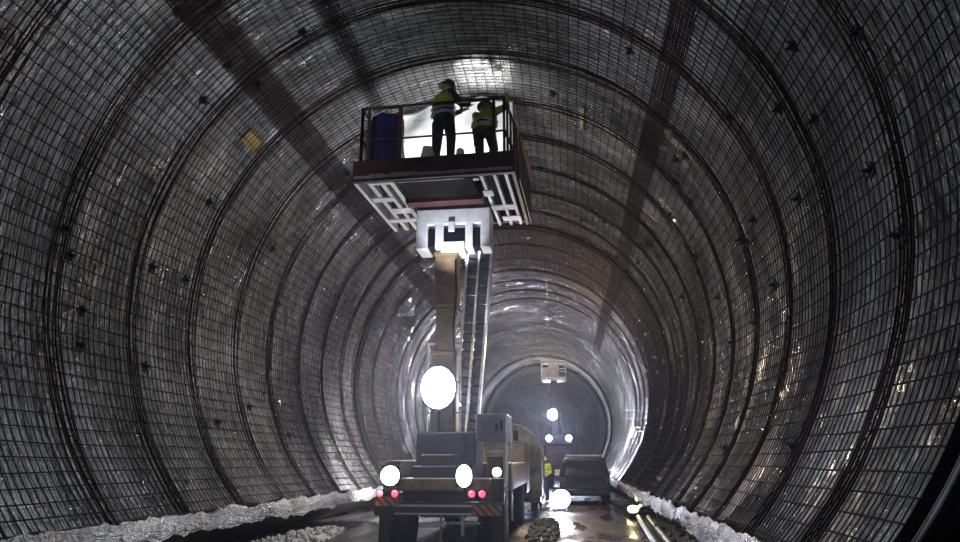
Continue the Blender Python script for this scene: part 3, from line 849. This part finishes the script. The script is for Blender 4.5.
# ------------------------------------------------------------------ heaps
def heap(name, cx, cy, rx, ry, h, n, m, label, cat, seed=1):
    rnd = random.Random(seed); bm = NB()
    k = 24; prev = None
    for j in range(9):
        t = j / 8; ring = []
        for i in range(k):
            a = 2 * PI * i / k; q = 1 - t
            x = cx + math.cos(a) * rx * q; y = cy + math.sin(a) * ry * q
            z = h * (1 - q * q) * (1 + .5 * noise.noise(Vector((x * 3, y * 2, seed)))) - .02
            ring.append(bm.verts.new((x, y, z)))
        if prev:
            for i in range(k): bm.faces.new((prev[i], prev[(i + 1) % k], ring[(i + 1) % k], ring[i]))
        prev = ring
    bm.faces.new(prev)
    for i in range(n):
        a = rnd.uniform(0, 2 * PI); q = math.sqrt(rnd.random()); r = rnd.uniform(.02, .075)
        x = cx + math.cos(a) * rx * q; y = cy + math.sin(a) * ry * q
        rr = bmesh.ops.create_icosphere(bm, subdivisions=1, radius=r)
        for v in rr['verts']:
            v.co = v.co * (1 + .35 * noise.noise(v.co * 30 + Vector((i, 0, 0)))) + Vector((x, y, h * (1 - q * q) + r * .2))
    return tag(obj(name, bm, m), label, cat, kind='stuff')
heap('gravel_heap', -.62, 17.2, .38, 3.1, .09, 170, M['gravel'], 'low heap of muddy gravel on the floor right of the lift truck', 'gravel', 3)
heap('rubble', -5.55, 13.6, .55, 3.4, .16, 260, mat('pale_wet_rubble', (.34, .33, .32), .3, 0, .4, 8, .5), 'pale wet rubble along the foot of the left wall', 'rubble', 5)
heap('rubble', 2.55, 15.6, .45, 5.5, .08, 160, M['gravel'], 'dark rubble in the ditch below the right wall', 'rubble', 9)

# ------------------------------------------------------------------ car
CX, CY = .58, 26.8
car = thing('car', 'dark grey boxy car seen from behind, parked on the wet floor on the right', 'car', (CX, CY, 0))
bm = NB()
def sec(pts, y): return [bm.verts.new((x, y, z)) for x, z in pts]
def cs(w, wr, z0, zb, zt): # closed cross-section
    h = [(w * .96, z0), (w, z0 + .18), (w, zb - .05), (w * .985, zb), (wr + .05, zt - .12), (wr - .03, zt - .03), (wr - .14, zt)]
    return h + [(-x, z) for x, z in reversed(h)]
S = [(0.0, cs(.88, .70, .38, 1.02, 1.60)), (.06, cs(.93, .74, .34, 1.03, 1.68)), (.5, cs(.94, .76, .30, 1.03, 1.73)), (2.3, cs(.94, .74, .28, 1.02, 1.72)), (2.9, cs(.94, .68, .28, 1.0, 1.45)), (3.3, cs(.93, .8, .28, .95, 1.06)), (4.2, cs(.90, .78, .32, .84, .92)), (4.35, cs(.84, .7, .42, .76, .82))]
rows = [sec(p, y) for y, p in S]
for A, B in zip(rows, rows[1:]):
    for i in range(len(A)): bm.faces.new((A[i], A[(i + 1) % len(A)], B[(i + 1) % len(B)], B[i]))
bm.faces.new(rows[0]); bm.faces.new(rows[-1][::-1])
obj('body_shell', bm, M['carpaint'], car)
bm = NB(); vs = [bm.verts.new(p) for p in ((-.74, -.02, 1.06), (.74, -.02, 1.06), (.62, .015, 1.58), (-.62, .015, 1.58), (-.74, .05, 1.06), (.74, .05, 1.06), (.62, .09, 1.58), (-.62, .09, 1.58))]
for f in ((0, 1, 2, 3), (4, 7, 6, 5), (0, 4, 5, 1), (1, 5, 6, 2), (2, 6, 7, 3), (3, 7, 4, 0)): bm.faces.new([vs[i] for i in f])
obj('rear_window', bm, M['glass'], car)
for sx in (-1, 1):
    bm = NB(); pts = [(sx * .955, .5, 1.06), (sx * .955, 2.5, 1.05), (sx * .80, 2.2, 1.6), (sx * .80, .45, 1.6)]
    a = [bm.verts.new(p) for p in pts]; b = [bm.verts.new((p[0] - sx * .05, p[1], p[2])) for p in pts]
    bm.faces.new(a); bm.faces.new(b[::-1])
    for i in range(4): bm.faces.new((a[i], a[(i + 1) % 4], b[(i + 1) % 4], b[i]))
    obj('side_window', bm, M['glass'], car)
    bm = NB(); box(bm, sx * .95, sx * 1.12, 2.3, 2.42, 1.02, 1.2, .03); obj('wing_mirror', bm, M['white'], car)
    bm = NB(); box(bm, sx * .74, sx * .92, -.03, .03, .78, .98, .02); obj('tail_light', bm, mat('unlit_red_lens', (.12, .02, .02), .3), car)
    for y in (.75, 3.45):
        bm = NB(); lathe(bm, [(.17, -.1), (.3, -.11), (.33, -.05), (.33, .05), (.3, .11), (.17, .1)], (sx * .82, y, .33), 'X', 24); w = obj('wheel', bm, M['tyre'], car, smooth=True)
        bm = NB(); lathe(bm, [(.17, sx * .06), (.16, sx * .1), (.05, sx * .09)], (sx * .82, y, .33), 'X', 16); obj('rim', bm, M['galv'], w)
bm = NB(); box(bm, -.9, .9, -.12, .05, .36, .56, .04); obj('rear_bumper', bm, M['darkgrey'], car)
bm = NB(); box(bm, -.26, .26, -.135, -.12, .6, .72, .004); box(bm, -.26, .26, -.12, .02, .6, .72); obj('number_plate', bm, M['darkgrey'], car)
bm = NB(); bar(bm, (-.66, .3, 1.77), (-.66, 2.1, 1.77), .03); bar(bm, (.66, .3, 1.77), (.66, 2.1, 1.77), .03); bar(bm, (-.66, .3, 1.78), (.66, .3, 1.78), .05); obj('roof_rack', bm, M['galv'], car)

# lamp on the floor left of the car
t = thing('floor_lamp', 'glaring white lamp on the floor in front of the parked car, at its left', 'lamp', (-.28, 23.6, 0))
bm = NB(); lathe(bm, [(.26, 0), (.31, .0), (.31, .08), (.2, .12)], (0, -.02, .38), 'Y', 24); obj('housing', bm, M['black'], t)
bm = NB(); ball(bm, (0, -.07, .38), .29, (1, .3, 1), 20, 12); obj('lens', bm, M['lamp_far'], t, smooth=True)
bm = NB(); bar(bm, (-.16, -.12, .015), (-.16, .14, .015), .025); bar(bm, (.16, -.12, .015), (.16, .14, .015), .025); bar(bm, (-.16, 0, .015), (-.16, 0, .35), .025); bar(bm, (.16, 0, .015), (.16, 0, .35), .025); obj('stand', bm, M['galv'], t)
lamp('floor_lamp_light', 'SPOT', (-.28, 23.4, .42), 22, (.75, .83, 1), .12, (-.28, 18, .5), 160, .5)
# glowing tube lamp in the right ditch
t = thing('tube_lamp', 'warm yellow glowing lamp lying in the ditch at the foot of the right wall', 'lamp', (1.84, 21.6, .05))
bm = NB(); ball(bm, (0, 0, .16), .13, (1.25, .8, .85), 20, 12); obj('lamp_head', bm, M['lamp_yellow'], t, smooth=True)
bm = NB(); tube(bm, [(.14, .0, .2), (.3, .2, .3), (.36, .5, .5), (.5, .8, .55)], .045, 10); obj('light_tube', bm, emit('warm_tube', (1, .82, .45), 1.6), t, smooth=True)
bm = NB(); box(bm, -.12, .12, -.1, .1, -.12, .06, .02); obj('foot', bm, M['black'], t)
lamp('tube_lamp_light', 'POINT', (1.8, 21.3, .45), 14, (1, .8, .45), .1)

# worker on the floor beyond the truck
person('person in yellow-green vest and helmet standing on the floor left of the parked car', stand(face=(0, -1, 0), haL=(-.2, .2, 1.0), haR=(.3, .05, .86)),
       (-1.04, 29.6, .0), rad(160), M['hivis'], M['navycloth'], M['helmetyel'], 1., .02)

# pipes and slab on the right
for i, (x0, x1, lab) in enumerate(((1.50, 1.94, 'grey-green pipe lying along the right edge of the wet floor, the one nearer the roadway'), (1.76, 2.22, 'grey-green pipe lying along the right edge of the wet floor, the one nearer the wall'))):
    bm = NB(); tube(bm, [(x0 + (x1 - x0) * k / 10, 11.5 + 9.6 * k / 10, .02 + .02 * noise.noise(Vector((k, i, 0)))) for k in range(11)], .075, 12)
    tag(obj('drain_pipe', bm, M['pipe'], smooth=True), lab, 'pipe', 'pipes along the right edge of the floor')
bm = NB(); m = Matrix.Translation((2.62, 19.2, .08)) @ Matrix.Rotation(rad(-8), 4, 'Z') @ Matrix.Rotation(rad(6), 4, 'Y')
box(bm, -.42, .42, -1.6, 1.6, -.06, .06, .02, m)
tag(obj('concrete_slab', bm, M['concrete']), 'flat grey-green concrete slab lying in the ditch beside the two pipes', 'slab')

# ------------------------------------------------------------------ distant lift
FX, FY = -.52, 42.5
fl = thing('lift_truck', 'small distant lift with blue-white lamps and its basket against the crown, beyond the parked car', 'lift truck', (FX, FY, 0))
bm = NB(); box(bm, -.85, .85, 0, 4.5, .8, 2.5, .08); box(bm, -.7, .7, -.3, 0, .9, 2.1, .05); obj('vehicle_body', bm, M['purple'], fl)
bm = NB(); box(bm, -.75, .75, -.35, 3.2, 2.5, 2.66, .03); box(bm, -.8, .8, .2, 1.4, 2.66, 3.1, .05); obj('roof_platform', bm, M['navy'], fl)
for x in (-.6, .6):
    for y in (.6, 3.7):
        bm = NB(); lathe(bm, [(.2, -.16), (.45, -.18), (.48, 0), (.45, .18), (.2, .16)], (x, y, .48), 'X', 20); obj('wheel', bm, M['tyre'], fl, smooth=True)
bm = NB(); box(bm, -.45, -.05, .7, 1.1, 3.0, 6.4, .02); bar(bm, (.15, 1.4, 3), (-.1, 1.1, 6.4), .15); obj('mast', bm, M['navy'], fl)
bm = NB(); box(bm, -1.0, .55, .2, 1.7, 6.4, 6.6, .02); bk = obj('basket_floor', bm, M['galv'], fl)
bm = NB()
for u in (-.98, -.5, 0, .53):
    for v in (.22, 1.68): bar(bm, (u, v, 6.6), (u, v, 7.6), .05)
for z in (7.1, 7.6):
    for v in (.22, 1.68): bar(bm, (-.98, v, z), (.53, v, z), .05)
    for u in (-.98, .53): bar(bm, (u, .22, z), (u, 1.68, z), .05)
obj('basket_rail', bm, M['galv'], fl)
bm = NB(); box(bm, -.6, .1, .5, 1.2, 6.61, 7.45, .06); box(bm, -.9, -.55, .4, .8, 6.61, 7.2, .04); obj('material_crates', bm, M['white'], fl)
for (x, y, z, r) in ((-.36, .3, 4.3, .30), (-.6, -.5, 2.86, .17), (.58, -.5, 2.86, .17)):
    bm = NB(); box(bm, x - r * .8, x + r * .8, y + .05, y + .25, z - r * .8, z + r * .8, .02); bar(bm, (x, y + .2, z), (x, y + .65, z - (.0 if r > .2 else .28)), .06); o = obj('lamp_housing', bm, M['black'], fl)
    bm = NB(); ball(bm, (x, y, z), r, (1, .35, 1.05), 20, 12); obj('lens', bm, M['lamp_far'], o, smooth=True)

# ------------------------------------------------------------------ lights
W = 1.0
lamp('mast_glow_light', 'POINT', (-2.43, 12.62, 3.1), 90, (.80, .87, 1), .25)
lamp('wall_fill_left', 'POINT', (-3.55, 14.8, 2.7), 480, (1, .97, .92), .12)  # added fill without a fixture, brightens the left wall beside the truck
lamp('wall_fill_right', 'POINT', (-.85, 15.0, 2.9), 330, (.96, .96, 1), .12)  # same added fill for the right wall
lamp('mast_flood_light', 'SPOT', (-2.43, 12.6, 2.95), 1300, (.80, .87, 1), .22, (-2.43, 2, 2.2), 128, .5)
lamp('bracket_fill', 'SPOT', (-2.25, 12.55, 4.9), 420, (.85, .9, 1), .1, (-2.25, 13.4, 6.3), 62, .6)  # unseen spot added to whiten the bracket under the basket
lamp('work_left', 'SPOT', (-3.09, 11.98, 1.34), 160, (.9, .93, 1), .08, (-5.2, 9.5, .2), 150, .6)
lamp('work_right', 'SPOT', (-1.79, 11.98, 1.34), 160, (.85, .9, 1), .08, (-1, 9, 0), 150, .6)
lamp('truck_side_light', 'SPOT', (-3.7, 17.8, 1.5), 9000, (.97, .95, 1), .1, (-5.8, 21.6, .9), 88, .85)
lamp('purple_fill', 'POINT', (-4.0, 26., 4.2), 650, (.82, .78, 1), .3)  # unseen fill added for purple glitter on the lining past the truck
lamp('crown_warm_fill', 'POINT', (-.7, 27.5, 5.6), 1500, (1, .72, .48), .3)  # no lamp here; added to warm the dark lining beyond the first hoop
for p, e in (((FX - .36, FY + .0, 4.3), 1000), ((FX - .6, FY - .75, 2.86), 500), ((FX + .58, FY - .75, 2.86), 500)):
    lamp('far_lift_light', 'SPOT', p, e, (.70, .76, 1), .25, Vector(p) + Vector((0, -5, .6)), 165, .4)
lamp('far_ring_fill', 'POINT', (FX - .6, 57.3, 5.0), 2400, (.85, .88, 1), .4)  # unseen fill added to brighten the white ring at the far hoop
lamp('far_bore_fill', 'POINT', (-4.6, 68, 3.2), 150, (.5, .55, 1), .4)  # added fill that keeps the bending bore from going black
# work lights behind the photographer
lamp('rear_light_left', 'SPOT', (-3.6, -4.5, 2.6), 560, (1, .97, .92), .5, (-7.6, 9.5, 3.6), 64, .9)
lamp('rear_light_right', 'SPOT', (1.2, -4.5, 2.6), 1250, (.76, .82, 1), .5, (3.9, 9.5, 4.6), 66, .9)
# unseen spots added to throw bright patches on the folds of the sheet
lamp('added_raking_spot', 'SPOT', (-4.5, 1.0, 4.0), 2800, (.80, .87, 1), .12, (-5.3, 10.5, 8.8), 34, .8)
lamp('added_raking_spot', 'SPOT', (.2, 1.0, 3.0), 2800, (.70, .78, 1), .12, (1.7, 10.3, 8.8), 17, .7)
lamp('added_raking_spot', 'SPOT', (1.4, 1.5, 3.2), 1500, (.70, .76, 1), .12, (2.97, 9.8, 1.9), 18, .9)
lamp('added_raking_spot', 'SPOT', (1.0, 2.0, 2.4), 420, (.70, .76, 1), .1, (2.6, 6.2, 1.35), 22, .9)

# thin dusty haze in the bore
hz, nt, p_, N_, L_ = nodes('dusty_air'); N_.remove(p_)
vs_ = N_.new('ShaderNodeVolumeScatter'); vs_.inputs['Density'].default_value = HAZE; vs_.inputs['Anisotropy'].default_value = .8
vs_.inputs['Color'].default_value = (.8, .85, 1, 1)
L_.new(vs_.outputs['Volume'], N_['Material Output'].inputs['Volume'])
bm = NB(); box(bm, AX - 6.2, AX + 6.2, -8.9, 60, -.3, 10.6); o = obj('dusty_air', bm, hz); tag(o, 'thin bluish dusty haze hanging in the air of the tunnel', 'haze', kind='stuff')
w = bpy.data.worlds.new('World'); bpy.context.scene.world = w; w.use_nodes = True
bg = w.node_tree.nodes['Background']; bg.inputs['Color'].default_value = (.5, .6, 1, 1); bg.inputs['Strength'].default_value = .01

# ------------------------------------------------------------------ camera
cam = bpy.data.cameras.new('Camera'); co = bpy.data.objects.new('Camera', cam); C.objects.link(co)
cam.sensor_width = 36; cam.lens = 680 / 960 * 36; cam.clip_end = 400; cam.clip_start = .05
co.location = (0, 0, EYE); co.rotation_euler = (rad(90 + 15.55), 0, rad(7.15))
sc = bpy.context.scene; sc.camera = co
sc.view_settings.view_transform = 'Standard'; sc.view_settings.look = 'None'
sc.view_settings.gamma = 1; sc.view_settings.exposure = -.5; sc.view_settings.use_curve_mapping = False
